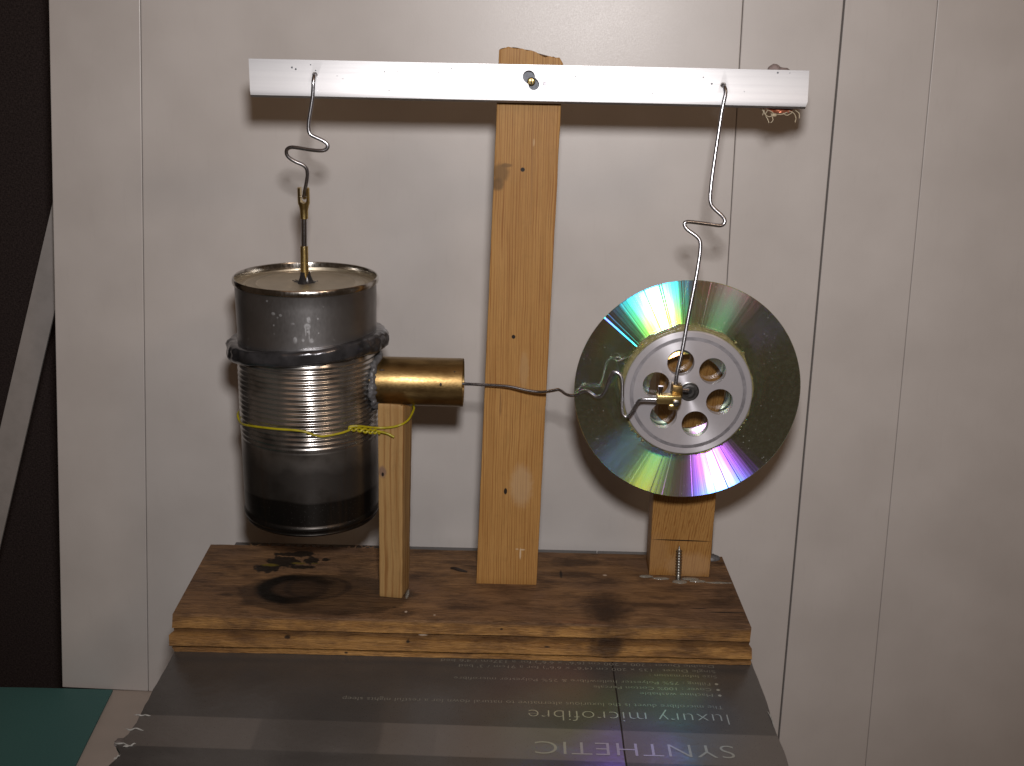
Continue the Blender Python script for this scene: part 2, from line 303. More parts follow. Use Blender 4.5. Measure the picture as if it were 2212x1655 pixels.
def m_disc():
    """Compact disc: mirror layer plus grating lobes. A grating sends wavelength L of order m where a mirror
    tilted radially by m*L/2d would send it, so every lobe is a glossy layer with its normal tilted that much."""
    t = NT('disc_data_side'); C = (275.7, 22.5, 127.0)
    g = t.n('ShaderNodeNewGeometry'); N = g.outputs['Normal']
    d = t.vm('MULTIPLY', t.vm('SUBTRACT', t.P(), C), (1, 0, 1)); R = t.vm('NORMALIZE', d)
    T = t.vm('CROSS_PRODUCT', R, (0, 1, 0))
    # streaks: the tracks wander with the angle round the disc
    az = t.vm('SCALE', R, None, 1.0)
    s1 = t.ma('SUBTRACT', t.noise(15.0, det=2, vec=az), .5); s2 = t.ma('SUBTRACT', t.noise(60.0, det=1, vec=az, off=(3, 1, 2)), .5)
    s3 = t.rng(t.noise(55.0, det=0, vec=az, off=(9, 4, 7)), .66, .74, 0, -.11)
    dt = t.ma('ADD', t.ma('ADD', t.ma('MULTIPLY', s1, .05), t.ma('MULTIPLY', s2, .07)), s3)
    base = t.vm('ADD', t.vm('ADD', N, t.vm('SCALE', R, None, -.040)), t.vm('SCALE', T, None, dt))   # the disc is slightly dished
    fac = t.ma('ADD', 1.0, t.ma('MULTIPLY', s1, .05))
    acc = None
    def add(sh):
        nonlocal acc
        if acc is None: acc = sh; return
        a = t.n('ShaderNodeAddShader'); t.t.links.new(acc, a.inputs[0]); t.t.links.new(sh, a.inputs[1]); acc = a.outputs[0]
    lam = [(.42, (.25, .05, 1.0)), (.46, (.02, .12, 1.0)), (.495, (.0, .65, .75)), (.53, (.05, 1.0, .10)), (.57, (.60, .85, .0)), (.61, (1.0, .30, .0)), (.655, (.85, .03, .0))]
    for m_, am0 in ((1, .006), (2, .060), (3, .024)):
        for L, cl in lam:
            for sg, am in ((1, am0), (-1, am0*(.22 if m_ == 2 else 2.2 if m_ == 3 else 1))):
                q = t.n('ShaderNodeBsdfAnisotropic'); q.distribution = 'BECKMANN'
                al_r, al_t = .012 + .005*m_, .056
                k = math.sqrt(al_r/al_t); q.inputs['Roughness'].default_value = math.sqrt(al_r/k); q.inputs['Anisotropy'].default_value = 1-k
                q.inputs['Color'].default_value = (*(min(1, v*am) for v in cl), 1)
                t.put(q.inputs['Tangent'], R)
                tilt = t.ma('MULTIPLY', fac, sg*m_*L/(2*1.6)*1.04)
                nn = t.vm('NORMALIZE', t.vm('ADD', base, t.vm('SCALE', R, None, tilt)))
                t.put(q.inputs['Normal'], nn); add(q.outputs[0])
    dust = t.noise(.55, det=5, rough=.7); sm = t.noise(.05, det=4, dist=1.0)
    mir = t.n('ShaderNodeBsdfGlossy'); mir.inputs['Roughness'].default_value = .09
    t.put(mir.inputs['Color'], t.mix(sm, (.24, .31, .22), (.40, .47, .35))); add(mir.outputs[0])
    vr = t.n('ShaderNodeTexVoronoi'); t.put(vr.inputs['Vector'], t.P()); vr.inputs['Scale'].default_value = .42
    speck = t.ma('MULTIPLY', t.rng(vr.outputs['Distance'], .07, .14, 1, 0), t.rng(t.noise(.07), .48, .58))
    df = t.n('ShaderNodeBsdfDiffuse'); t.put(df.inputs['Color'], t.mix(t.ma('MULTIPLY', speck, .8), t.mix(t.rng(dust, .45, .75), (.006, .008, .005), (.022, .027, .020)), (.30, .32, .32))); add(df.outputs[0])
    return t.done(acc)
M['disc'] = m_disc()
def m_clear():
    t = NT('clear_plastic'); a = t.n('ShaderNodeBsdfTransparent'); a.inputs[0].default_value = (.95, .95, .93, 1)
    b = t.n('ShaderNodeBsdfGlossy'); b.inputs['Roughness'].default_value = .05
    x = t.n('ShaderNodeMixShader'); x.inputs[0].default_value = .07; t.t.links.new(a.outputs[0], x.inputs[1]); t.t.links.new(b.outputs[0], x.inputs[2])
    return t.done(x.outputs[0])
M['clear'] = m_clear()

# ------------------------------------------------------------------ geometry helpers
def add_obj(name, bm, mat, parent=None, smooth=True, bevel=0, angle=40):
    me = bpy.data.meshes.new(name)
    bmesh.ops.recalc_face_normals(bm, faces=bm.faces)
    if bevel: 
        ed = [e for e in bm.edges if len(e.link_faces) == 2 and e.calc_face_angle(0) > math.radians(35)]
        bmesh.ops.bevel(bm, geom=ed, offset=bevel*S, segments=2, profile=.5, affect='EDGES', clamp_overlap=True)
    if smooth:
        for f in bm.faces: f.smooth = True
        for e in bm.edges:
            if len(e.link_faces) == 2 and e.calc_face_angle(0) > math.radians(angle): e.smooth = False
    bm.to_mesh(me); bm.free()
    me.materials.append(mat)
    o = bpy.data.objects.new(name, me); COL.objects.link(o)
    if parent is not None:
        o.parent = parent; o.matrix_parent_inverse = root_inv(parent)
    return o
def root_inv(p):
    m = Matrix.Identity(4)
    while p is not None:
        m = m @ Matrix.Translation(-p.location) if True else m; p = None
    return m
def thing(name, loc, label, cat, group=None):
    e = bpy.data.objects.new(name, None); e.location = V(loc)*S; e.empty_display_size = .01; COL.objects.link(e)
    e['label'] = label; e['category'] = cat
    if group: e['group'] = group
    return e
def tag(o, label, cat, group=None):
    o['label'] = label; o['category'] = cat
    if group: o['group'] = group
    return o
def mk(bm, pts): return [bm.verts.new(V(p)*S) for p in pts]
def box(bm, a, b, top=None):
    x0, y0, z0 = a; x1, y1, z1 = b
    v = mk(bm, [(x0, y0, z0), (x1, y0, z0), (x1, y1, z0), (x0, y1, z0), (x0, y0, z1), (x1, y0, z1), (x1, y1, z1), (x0, y1, z1)])
    for q in ((0, 3, 2, 1), (4, 5, 6, 7), (0, 1, 5, 4), (1, 2, 6, 5), (2, 3, 7, 6), (3, 0, 4, 7)): bm.faces.new([v[i] for i in q])
    return v
def hexa(bm, p8):
    v = mk(bm, p8)
    for q in ((0, 3, 2, 1), (4, 5, 6, 7), (0, 1, 5, 4), (1, 2, 6, 5), (2, 3, 7, 6), (3, 0, 4, 7)): bm.faces.new([v[i] for i in q])
def prism(bm, poly, axis, a, b):            # poly: 2D points; axis 'y': poly=(x,z); 'x': poly=(y,z)
    def P3(p, t): return (p[0], t, p[1]) if axis == 'y' else ((t, p[0], p[1]) if axis == 'x' else (p[0], p[1], t))
    A = mk(bm, [P3(p, a) for p in poly]); B = mk(bm, [P3(p, b) for p in poly]); n = len(poly)
    bm.faces.new(A); bm.faces.new(B)
    for i in range(n): bm.faces.new([A[i], A[(i+1) % n], B[(i+1) % n], B[i]])
def frame(d):
    d = V(d).normalized(); u = d.orthogonal().normalized(); return d, u, d.cross(u)
def lathe(bm, c, axis, prof, seg=48, wob=None, close=False):   # prof: (radius, along)
    c = V(c)
    if axis == 'z': d, u, v = V((0, 0, 1)), V((1, 0, 0)), V((0, 1, 0))
    elif axis == 'y': d, u, v = V((0, 1, 0)), V((1, 0, 0)), V((0, 0, 1))
    elif axis == 'x': d, u, v = V((1, 0, 0)), V((0, 1, 0)), V((0, 0, 1))
    else: d, u, v = frame(axis)
    rows = []
    for j, (r, h) in enumerate(prof):
        if r <= 1e-6: rows.append([bm.verts.new((c + d*h)*S)]); continue
        row = []
        for i in range(seg):
            a = 2*math.pi*i/seg; rr, hh = (r, h) if wob is None else wob(r, h, a)
            row.append(bm.verts.new((c + d*hh + u*rr*math.cos(a) + v*rr*math.sin(a))*S))
        rows.append(row)
    R_ = list(zip(rows, rows[1:])) + ([(rows[-1], rows[0])] if close else [])
    for A, B in R_:
        for i in range(seg):
            k = (i+1) % seg
            if len(A) == 1 and len(B) == 1: continue
            if len(A) == 1: bm.faces.new([A[0], B[i], B[k]])
            elif len(B) == 1: bm.faces.new([A[i], A[k], B[0]])
            else: bm.faces.new([A[i], A[k], B[k], B[i]])
def catmull(pts, n=4):
    P = [V(p) for p in pts]; out = []
    for i in range(len(P)-1):
        p0 = P[i-1] if i else P[0]*2-P[1]; p1, p2 = P[i], P[i+1]; p3 = P[i+2] if i+2 < len(P) else P[-1]*2-P[-2]
        for k in range(n):
            t = k/n; out.append(.5*((2*p1) + (p2-p0)*t + (2*p0-5*p1+4*p2-p3)*t*t + (3*p1-p0-3*p2+p3)*t**3))
    out.append(P[-1]); return out
def relax(pts, it=1):
    P = [V(p) for p in pts]
    for _ in range(it): P = [P[0]] + [(P[i-1]+P[i]*2+P[i+1])/4 for i in range(1, len(P)-1)] + [P[-1]]
    return P
def tube(bm, pts, r, seg=12, caps=True):
    n = len(pts); pts = [V(p) for p in pts]; u = None; rows = []
    for i, p in enumerate(pts):
        d = (pts[min(i+1, n-1)] - pts[max(i-1, 0)]).normalized()
        u = d.orthogonal().normalized() if u is None else (u - d*u.dot(d)).normalized()
        v = d.cross(u); rr = r(i/(n-1)) if callable(r) else r
        rows.append([bm.verts.new((p + (u*math.cos(2*math.pi*k/seg) + v*math.sin(2*math.pi*k/seg))*rr)*S) for k in range(seg)])
    for A, B in zip(rows, rows[1:]):
        for k in range(seg): bm.faces.new([A[k], A[(k+1) % seg], B[(k+1) % seg], B[k]])
    if caps: bm.faces.new(rows[0]); bm.faces.new(rows[-1])
def ball(bm, c, r, sub=2, jit=0):
    ret = bmesh.ops.create_icosphere(bm, subdivisions=sub, radius=1)
    rr = r if hasattr(r, '__len__') else (r, r, r)
    for v in ret['verts']:
        k = 1 + rnd.uniform(-jit, jit); v.co = V((c[0]+v.co.x*rr[0]*k, c[1]+v.co.y*rr[1]*k, c[2]+v.co.z*rr[2]*k))*S
def cut(o, cutters):                       # boolean difference, baked into the mesh
    for c in cutters:
        m = o.modifiers.new('cut', 'BOOLEAN'); m.operation = 'DIFFERENCE'; m.object = c; m.solver = 'EXACT'
    dg = bpy.context.evaluated_depsgraph_get(); ev = o.evaluated_get(dg); me = bpy.data.meshes.new_from_object(ev)
    o.modifiers.clear(); old = o.data; o.data = me; bpy.data.meshes.remove(old)
    for c in cutters:
        mm = c.data; bpy.data.objects.remove(c); bpy.data.meshes.remove(mm)
    bm = bmesh.new(); bm.from_mesh(me)
    for f in bm.faces: f.smooth = True
    for e in bm.edges:
        if len(e.link_faces) == 2: e.smooth = e.calc_face_angle(0) < math.radians(35)
    bm.to_mesh(me); bm.free(); return o
def melt(o, vox, sm=2):                    # fuse overlapping lumps into one skin
    m = o.modifiers.new('r', 'REMESH'); m.mode = 'VOXEL'; m.voxel_size = vox*S; m.use_smooth_shade = True
    k = o.modifiers.new('s', 'SMOOTH'); k.iterations = sm; k.factor = .5
    dg = bpy.context.evaluated_depsgraph_get(); me = bpy.data.meshes.new_from_object(o.evaluated_get(dg))
    o.modifiers.clear(); old = o.data; o.data = me; bpy.data.meshes.remove(old); return o
def fnoise(x, s=1.0, seed=0.0):
    from mathutils import noise
    return noise.noise(V((x*s, seed*7.3, seed*3.1)))
def subdivide(bm, cuts, sel=None):
    bmesh.ops.subdivide_edges(bm, edges=[e for e in bm.edges if sel is None or sel(e)], cuts=cuts, use_grid_fill=True)

# ------------------------------------------------------------------ setting: shelf, back wall
SH = -145.0
bm = bmesh.new(); box(bm, (-600, -420, SH-18), (330, 156.5, SH))
o = add_obj('shelf', bm, M['shelf'], bevel=.8); o['kind'] = 'structure'
bm = bmesh.new(); box(bm, (-900, 330, -900), (900, 345, 900))
o = add_obj('back_wall', bm, M['curtain']); o['kind'] = 'structure'

# white panelled wall leaning back a little
TT = math.tan(math.radians(2))
def WP(x, z, off=0): return (x, 150 + (z+21)*TT - .04*(x-160) - off, z)
wall = thing('panelled_wall', (150, 140, SH), 'cream white panelled wall with thin vertical grooves leaning behind the model engine', 'wall')
def panel(xb0, xt0, xb1, xt1, zb, zt, th=14, lab=None, bev=.55):
    bm = bmesh.new()
    f = [WP(xb0, zb), WP(xb1, zb), WP(xb1, zb, -th), WP(xb0, zb, -th), WP(xt0, zt), WP(xt1, zt), WP(xt1, zt, -th), WP(xt0, zt, -th)]
    hexa(bm, f); o = add_obj('panel', bm, M['wall'], wall, smooth=False, bevel=bev)
    if lab: o['label'] = lab
    return o
ZT, ZB = 520, SH+.2
def lin(b, t, z): return b + (t-b)*(z-SH)/(319-SH)
def pan(b0, t0, b1, t1, g0, g1, zb=ZB, lab=None): return panel(lin(b0, t0, zb)+g0, lin(b0, t0, ZT)+g0, lin(b1, t1, zb)-g1, lin(b1, t1, ZT)-g1, zb, ZT, lab=lab)
pan(-131.5, -103.7, -69.8, -47.4, 0, .15)
pan(-69.8, -47.4, 318.9, 313.3, .15, .15)
pan(318.9, 313.3, 372.6, 372.3, .15, .75, -420)
pan(372.6, 372.3, 433.2, 426.2, .35, .08, -420)
pan(433.2, 426.2, 640, 640, .08, 0, -420)
bm = bmesh.new(); hexa(bm, [WP(lin(-125, -100, -400), -400, -14.5), WP(640, -400, -14.5), WP(640, -400, -17), WP(-125, -400, -17), WP(-80, ZT, -14.5), WP(640, ZT, -14.5), WP(640, ZT, -17), WP(-80, ZT, -17)])
add_obj('gap_shade_sheet', bm, M['dark_bit'], wall, smooth=False)  # dark sheet behind the panels, shade of the gaps put into its colour

# metal strip leaning behind the wall, teal paper on the shelf
def persp(p, y):                           # slide a point seen at depth p.y along its sight line to depth y
    p = V(p); k = (y-CAM.y)/(p.y-CAM.y); return CAM + (p-CAM)*k
bm = bmesh.new(); prism(bm, [(-249, -190), (-228.3, -190), (-63.8, 330), (-80.6, 330)], 'y', 205, 207)
tag(add_obj('metal_strip', bm, M['strip']), 'dull grey flat metal strip leaning against the dark wall at the left', 'metal strip')
bm = bmesh.new()
def tp(px, py, z=0): return (px, py, SH+.5+z)
nx, ny = 14, 10; X0, X1 = -330, -93.0; rows = []
for j in range(ny+1):
    row = []
    for i in range(nx+1):
        u, v_ = i/nx, j/ny
        y = 153.5-(153.5+330)*v_
        xr = -94.3 + (153.5-y)*.066
        x = X0 + (xr-X0)*u
        yy = y - (1-v_)*max(0, (.78-u))**2*30
        row.append(tp(x, yy, (1-v_)**3*max(0, .55-u)*.0))
    rows.append(row)
g = [[bm.verts.new(V(p)*S) for p in row] for row in rows]
for j in range(ny):
    for i in range(nx): bm.faces.new([g[j][i], g[j][i+1], g[j+1][i+1], g[j+1][i]])
ret = bmesh.ops.extrude_face_region(bm, geom=bm.faces[:]); bmesh.ops.translate(bm, verts=[v for v in ret['geom'] if isinstance(v, bmesh.types.BMVert)], vec=(0, 0, 1.2*S))
tag(add_obj('teal_folder', bm, M['teal']), 'flat teal folder lying on the cream shelf in the bottom left corner', 'folder')

# ------------------------------------------------------------------ carton the engine stands on
BT = -22.4
carton = thing('cardboard_box', (160, 0, SH), 'grey brown printed duvet box carrying the engine, its white lettering upside down', 'box')
bm = bmesh.new(); box(bm, (1.2, -158, SH+.4), (317.5, 142, BT-2.2)); add_obj('carton_body', bm, M['carton'], carton, bevel=1.2)
def flap(x0, x1, rag0=False, rag1=False):
    bm = bmesh.new(); n = 60; L, R_ = [], []
    for i in range(n+1):
        y = -160 + i*(142.6+160)/n
        a = x0 + (fnoise(y, .09, 1)*1.0 + (fnoise(y, .5, 2)*1.6 if y < -58 else 0) - (2.0 if -94 < y < -84 else 0) if rag0 else fnoise(y, .05, 8)*.25)
        b = x1 + (fnoise(y, .07, 4)*.7 if rag1 else fnoise(y, .05, 8)*.25)
        L.append((a, y)); R_.append((b, y))
    prism(bm, L + R_[::-1], 'z', BT-2.0, BT)
    return add_obj('flap', bm, M['box'], carton, bevel=.35)
flap(.4, 240.85, True, False); flap(241.45, 318.6, False, True)
bm = bmesh.new(); box(bm, (238, -159, BT-2.15), (244, 142, BT-1.9)); add_obj('seam_shade_strip', bm, M['seam'], carton)  # dark strip under the flap gap, seam shade put into its colour
# torn white scraps on the left edge
for (x, y, wd, a) in ((1.0, -64, 8, .1), (.5, -76, 9, .0), (-1, -88, 10, -.2), (3, -90, 6, .5), (1, -100, 5, 1.2)):
    bm = bmesh.new(); pts = []
    for k in range(9):
        t = k/8; pts.append((x + (t-.3)*wd*math.cos(a), y + (t-.3)*wd*math.sin(a) + fnoise(t*3, 1, x)*1.2, BT+.5+fnoise(t*4, 1, y)*.6))
    tube(bm, catmull(pts, 3), lambda t: .12+.32*math.sin(math.pi*t)*(1+.5*math.sin(9*t)), 6)
    add_obj('torn_scrap', bm, M['white'], carton)
bm = bmesh.new(); ball(bm, (-2.2, -85, BT-1), (2.6, 3.0, 2), 2, .25); o = add_obj('torn_scrap', bm, M['carton'], carton)
bm = bmesh.new(); tube(bm, catmull([(317.4, -46, BT+.1), (318.2, -52, BT+.3), (318.0, -60, BT+.1)]), lambda t: .12+.3*math.sin(math.pi*t), 6); add_obj('scuff', bm, M['white'], carton)

def text(s, x, y, width, cap, off=0.0, parent=carton, z=BT+.15):
    cu = bpy.data.curves.new('t', 'FONT'); cu.body = s; cu.size = 1; cu.offset = off; cu.resolution_u = 5
    cu.space_character = 1.04
    o = bpy.data.objects.new('t', cu); COL.objects.link(o); dg = bpy.context.evaluated_depsgraph_get()
    me = bpy.data.meshes.new_from_object(o.evaluated_get(dg)); bpy.data.objects.remove(o)
    xs = [v.co.x for v in me.vertices]; k = width/(max(xs)-min(xs)); x_ = min(xs)
    for v in me.vertices: v.co = V((x - (v.co.x-x_)*k, y - v.co.y*cap/.7, z))*S
    me.name = 'lettering'; me.materials.append(M['ink' if cap > 5 else 'ink2']); q = bpy.data.objects.new('lettering', me); COL.objects.link(q)
    q.parent = parent; q.matrix_parent_inverse = Matrix.Translation(-parent.location)
    bm = bmesh.new(); bm.from_mesh(me); bmesh.ops.remove_doubles(bm, verts=bm.verts, dist=2e-6); bmesh.ops.triangulate(bm, faces=bm.faces); bmesh.ops.dissolve_degenerate(bm, edges=bm.edges, dist=1e-6)
    bm.normal_update(); bmesh.ops.reverse_faces(bm, faces=[f for f in bm.faces if f.normal.z < 0]); bm.to_mesh(me); bm.free()
    return q
text('SYNTHETIC', 294.2, -77.0, 96.2, 10.6, -.012)
text('luxury microfibre', 296.2, -49.6, 101.2, 9.6, -.020)
text('The microfibre duvet is the luxurious alternative to natural down for a restful nights sleep', 295.2, -41.8, 196, 3.3, -.012)
text('Machine washable', 291.5, -30.6, 38, 2.9, -.012)
text('Cover : 100% Cotton Percale', 291.5, -25.2, 62, 2.9, -.012)
text('Filling : 75% Polyester hollowfibre & 25% Polyester microfibre', 291.8, -19.6, 136.5, 2.9, -.012)
text('Size Information :', 296.4, -12.2, 36, 2.9, -.012)
text("Single Duvet : 135 x 200 cm (4'6\" x 6'6\") for a 91cm / 3' bed", 296.4, -6.9, 139, 2.9, -.012)
text("Double Duvet : 200 x 200 cm (6'6\" x 6'6\") for a 137cm / 4'6 bed", 296.4, -1.6, 149, 2.9, -.012)
for yy in (-31.9, -26.5, -20.8):
    bm = bmesh.new(); lathe(bm, (295.2, yy, BT+.05), 'z', [(0, .05), (.95, .05), (.95, 0)], 14); add_obj('bullet', bm, M['ink'], carton, smooth=False)

# ------------------------------------------------------------------ engine stand
stand = thing('engine_stand', (158, 45, BT), 'rough stained plank with one tall and two short pine posts, holding the tin can engine', 'wooden stand')
bm = bmesh.new()
prof = [(0.0, 0.0), (-.2, -7.9), (1.9, -8.8), (2.3, -10.9), (-1.2, -11.7), (-1.5, -18.0), (-1.0, -18.6), (3.2, -18.7), (3.2, -19.5), (-.4, -19.6), (-.5, -22.2), (89.5, -22.3), (90.5, -12), (89.6, 0)]
NX = 90; rws = []
for i in range(NX+1):
    t = i/NX; row = []
    for j, (y, z) in enumerate(prof):
        e0 = fnoise(y, .10, 5)*2.6 + fnoise(y+z*4, .35, 6)*1.8 + (-1.6 if -18.6 <= z <= -11 and y < 3 else 0)
        e1 = fnoise(y, .06, 9)*2.2 + fnoise(y+z*4, .4, 3)*.8
        x0, x1 = 0 + e0, 316.5 + e1 - max(0, y)/90*1.0 + (1.5 if z < -11 else 0) + (-(max(0, (y-60))/30)**2*2.0)
        x = x0 + (x1-x0)*t
        dz = fnoise(x, .03, 4)*.35 + fnoise(x, .15, 2)*.16 if j not in (11, 12) else 0
        if j == 9 and x > 296: dz -= .8
        dy = fnoise(x, .05, 7)*.25 + fnoise(x, .25, 8)*.12 if y < 5 else fnoise(x, .05, 1)*.5
        if abs(x-238) < 10 and -19 < z < -8.5 and y < 3: dy += -1.0*math.cos((x-238)/10*math.pi/2)
        row.append(bm.verts.new(V((x, y+dy, min(z+dz+.35*(z > -1), 0.3 if z > -1 else 99)))*S))
    rws.append(row)
n = len(prof)
for A, B in zip(rws, rws[1:]):
    for j in range(n): bm.faces.new([A[j], A[(j+1) % n], B[(j+1) % n], B[j]])
bm.faces.new(rws[0]); bm.faces.new(rws[-1])
add_obj('base_plank', bm, M['base'], stand, angle=28)['label'] = 'dark stained plank with grooved front edge'

def post(name, quad_b, quad_t, mat, lab, topfn=None, seed=1, zdiv=40, edge=.18, bev=.5):
    """quad_b, quad_t: four (x,y) corners (front-left, front-right, back-right, back-left), z as third"""
    bm = bmesh.new(); rows = []; N = 14
    ring0 = []
    for a, b, cnt in ((0, 1, N), (1, 2, 4), (2, 3, N), (3, 0, 4)):
        for k in range(cnt): ring0.append((a, b, k/cnt))
    for i in range(zdiv+1):
        t = i/zdiv; row = []
        for (a, b, u) in ring0:
            pb = V(quad_b[a]).lerp(V(quad_b[b]), u); pt = V(quad_t[a]).lerp(V(quad_t[b]), u)
            p = pb.lerp(pt, t)
            if topfn and t > .9: p.z += topfn(p.x, p.y)*(t-.9)/.1
            p.x += fnoise(p.z, .12, seed+a)*edge*(1 if u < .01 or a in (1, 3) else .3); p.y += fnoise(p.z, .05, seed+5)*edge*.4
            row.append(bm.verts.new(p*S))
        rows.append(row)
    m = len(ring0)
    for A, B in zip(rows, rows[1:]):
        for k in range(m): bm.faces.new([A[k], A[(k+1) % m], B[(k+1) % m], B[k]])
    bm.faces.new(rows[0]); bm.faces.new(rows[-1])
    o = add_obj(name, bm, mat, stand, bevel=bev, angle=30); o['label'] = lab; return o
def tt(x, y):
    pr = [(171, 1.8), (173, 3.6), (178, 4.2), (184, 3.5), (186.5, 2.2), (189, 2.7), (192, 1.0), (194.5, -.8), (198, -.2), (202, -.3), (204.5, -2.3), (206, -3.5)]
    for (a, va), (b, vb) in zip(pr, pr[1:]):
        if a <= x <= b: return va + (vb-va)*(x-a)/(b-a) + fnoise(x, 1.1, 3)*.5
    return 0
post('tall_post', [(164.3, 45, .2), (199.4, 45, .2), (199.4, 63, .2), (164.3, 63, .2)], [(172.2, 45, 296), (205.0, 45, 296), (205.0, 63, 296), (172.2, 63, 296)], M['tall'], 'tall pine post with broken uneven top', tt, 1, 60)
post('short_post', [(110.2, 25.9, .2), (123.2, 24.0, .2), (126.2, 38.2, .2), (113.2, 40.0, .2)], [(110.6, 25.6, 115.4), (124.9, 24.0, 115.4), (128.4, 38.0, 111.0), (114.2, 40.0, 111.0)], M['short'], 'short square pine post under the brass tube', lambda x, y: -.8 if x > 124 else 0, 2, 36, .22, .9)
post('disc_post', [(266.3, 61.8, .2), (302.0, 60.8, .2), (302.0, 79, .2), (266.3, 80, .2)], [(263.6, 44.5, 148), (299.6, 43.5, 148), (299.6, 61, 148), (263.6, 62, 148)], M['dpost'], 'pine post behind the disc with a saw cut across it', None, 3, 30)
# upright wood screw in front of the disc post
bm = bmesh.new(); pr = [(0, 22.5), (.35, 21.6), (.75, 20)]
z = 19.6
while z > 4: pr += [(.95, z), (1.95, z-.75), (.95, z-1.3)]; z -= 1.75
pr += [(1.5, 3.6), (1.6, -1.5), (0, -1.5)]
lathe(bm, (282.9, 55.5, .2), V((-.03, .03, 1)), pr, 16); add_obj('wood_screw', bm, M['screw'], stand, angle=60)
for (x, y, rx, ry, rz) in ((283.5, 53.5, 4.2, 2.4, 1.1), (264.5, 59.5, 4.0, 1.6, .8), (273, 57.4, 5, 1.6, .7), (294, 55, 5, 1.6, .8), (306, 53.6, 8, 1.0, .5), (290, 57.5, 5, 1.8, .9), (125.8, 30, 1.0, 5.5, .5)):
    bm = bmesh.new(); ball(bm, (x, y, .3), (rx, ry, rz), 3, .10); add_obj('glue_blob', bm, M['glue_clear'], stand)
bm = bmesh.new(); ball(bm, (307, 86, .5), (5.5, 3.5, 2.6), 3, .06); add_obj('glue_blob', bm, M['grey_goo'], stand)
# loose charred twig and frayed splinters at the back
bm = bmesh.new(); tube(bm, catmull([(148.5, 63.5, .9), (151, 62, 1.4), (154, 60.5, 1.2), (158.5, 59, .8)]), lambda t: .5+.5*math.sin(math.pi*t), 7)
tag(add_obj('charred_twig', bm, M['dark_bit']), 'tiny charred twig on the plank left of the tall post', 'twig')
bm = bmesh.new()
for k in range(26):
    x = 24 + rnd.uniform(0, 88)**1.0; y = 89 + rnd.uniform(0, 1.0); h = rnd.uniform(.3, 1.8); dx = rnd.uniform(-2, 2)
    tube(bm, [(x, y, 0), (x+dx, y+1, h*.7), (x+dx*2.2, y+1.5, h)], lambda t: .3*(1-t)+.08, 5)
add_obj('splinters', bm, M['base'], stand)['kind'] = 'stuff'

# ------------------------------------------------------------------ tin can engine body
KX, KY = 70.76, 44.3
can = thing('tin_can_engine', (KX, KY, 43.5), 'tall dark engine body of two joined tin cans with ribs and a brass side tube', 'tin can')
bm = bmesh.new()
def cw(r, h, a): return r + .10*math.sin(2*a+.5) + .05*math.sin(5*a), h
lathe(bm, (KX, KY, 0), 'z', [(37.1, 140), (37.15, 148), (37.5, 170), (37.5, 176.0), (37.7, 176.9)], 128, cw); add_obj('upper_can', bm, M['tin_dark'], can)
bm = bmesh.new(); lathe(bm, (KX, KY, 0), 'z', [(37.7, 176.6), (38.5, 177.1), (38.75, 178.0), (38.6, 179.7), (38.2, 180.2), (37.7, 180.0), (37.35, 179.0), (37.2, 176.4)], 128, cw); add_obj('can_rim', bm, M['tin'], can)
bm = bmesh.new(); lathe(bm, (KX, KY, 0), 'z', [(37.3, 177.4), (36.9, 175.6), (35.9, 175.4), (35.2, 175.9), (33.2, 176.0), (32.6, 175.5), (31.9, 175.5), (31.4, 176.1), (27.4, 176.15), (26.8, 176.6), (26.2, 176.65), (25.6, 176.2), (8, 176.3), (0, 176.3)], 128); add_obj('lid', bm, M['lid'], can)
bm = bmesh.new(); pr = [(36.6, 142.5), (37.4, 140)]
nr = 17; z0, z1 = 139.0, 91.0
for k in range(nr*8+1):
    t = k/(nr*8); am = .42 if t < .86 else .42*(1-(t-.86)/.16)
    pr.append((37.5 + am*math.cos(2*math.pi*k/8), z0 + (z1-z0)*t))
pr += [(37.6, 90), (37.55, 70), (37.4, 54), (37.0, 51.2), (37.0, 50.3), (37.6, 49.6), (38.0, 48.5), (37.6, 47.2), (36.9, 46.6), (36.7, 45.9), (37.0, 45.2), (36.6, 44.3), (35.9, 44.6), (35.0, 48), (0, 48)]
lathe(bm, (KX, KY, 0), 'z', pr, 160, lambda r, h, a: (r + .12*math.sin(2*a+1)+.06*math.sin(3*a), h)); add_obj('lower_can', bm, M['lower'], can)
# lumpy sealing collar between the two cans
bm = bmesh.new(); NS = 200; rows = []
for i in range(NS):
    a = 2*math.pi*i/NS; ca, sa = math.cos(a), math.sin(a)
    from mathutils import noise as NZ
    row = []
    zc = 143.2 + 3.3*ca - 1.6*sa
    for k in range(20):
        b = 2*math.pi*k/20
        nn = NZ.noise(V((ca*3.2, sa*3.2, k*.25)))*1.1 + NZ.noise(V((ca*9, sa*9, math.sin(b)*1.5)))*.8
        side = abs(ca)**4
        ro = 3.9 + nn*(.45+side*1.1) + side*1.9; hz = 4.9 + nn*.5 + side*1.6
        rr = 37.6 + ro*math.cos(b)*(1 if math.cos(b) > 0 else .5); zz = zc + hz*math.sin(b)*(.82 if abs(math.sin(b)) > .9 else 1)
        if math.cos(b) > .2: rr += .5*math.sin(b*2.5)
        row.append(bm.verts.new(V((KX + rr*ca, KY + rr*sa, zz))*S))
    rows.append(row)
for i in range(NS):
    A, B = rows[i], rows[(i+1) % NS]
    for k in range(20): bm.faces.new([A[k], A[(k+1) % 20], B[(k+1) % 20], B[k]])
add_obj('collar', bm, M['rubber'], can, angle=60)
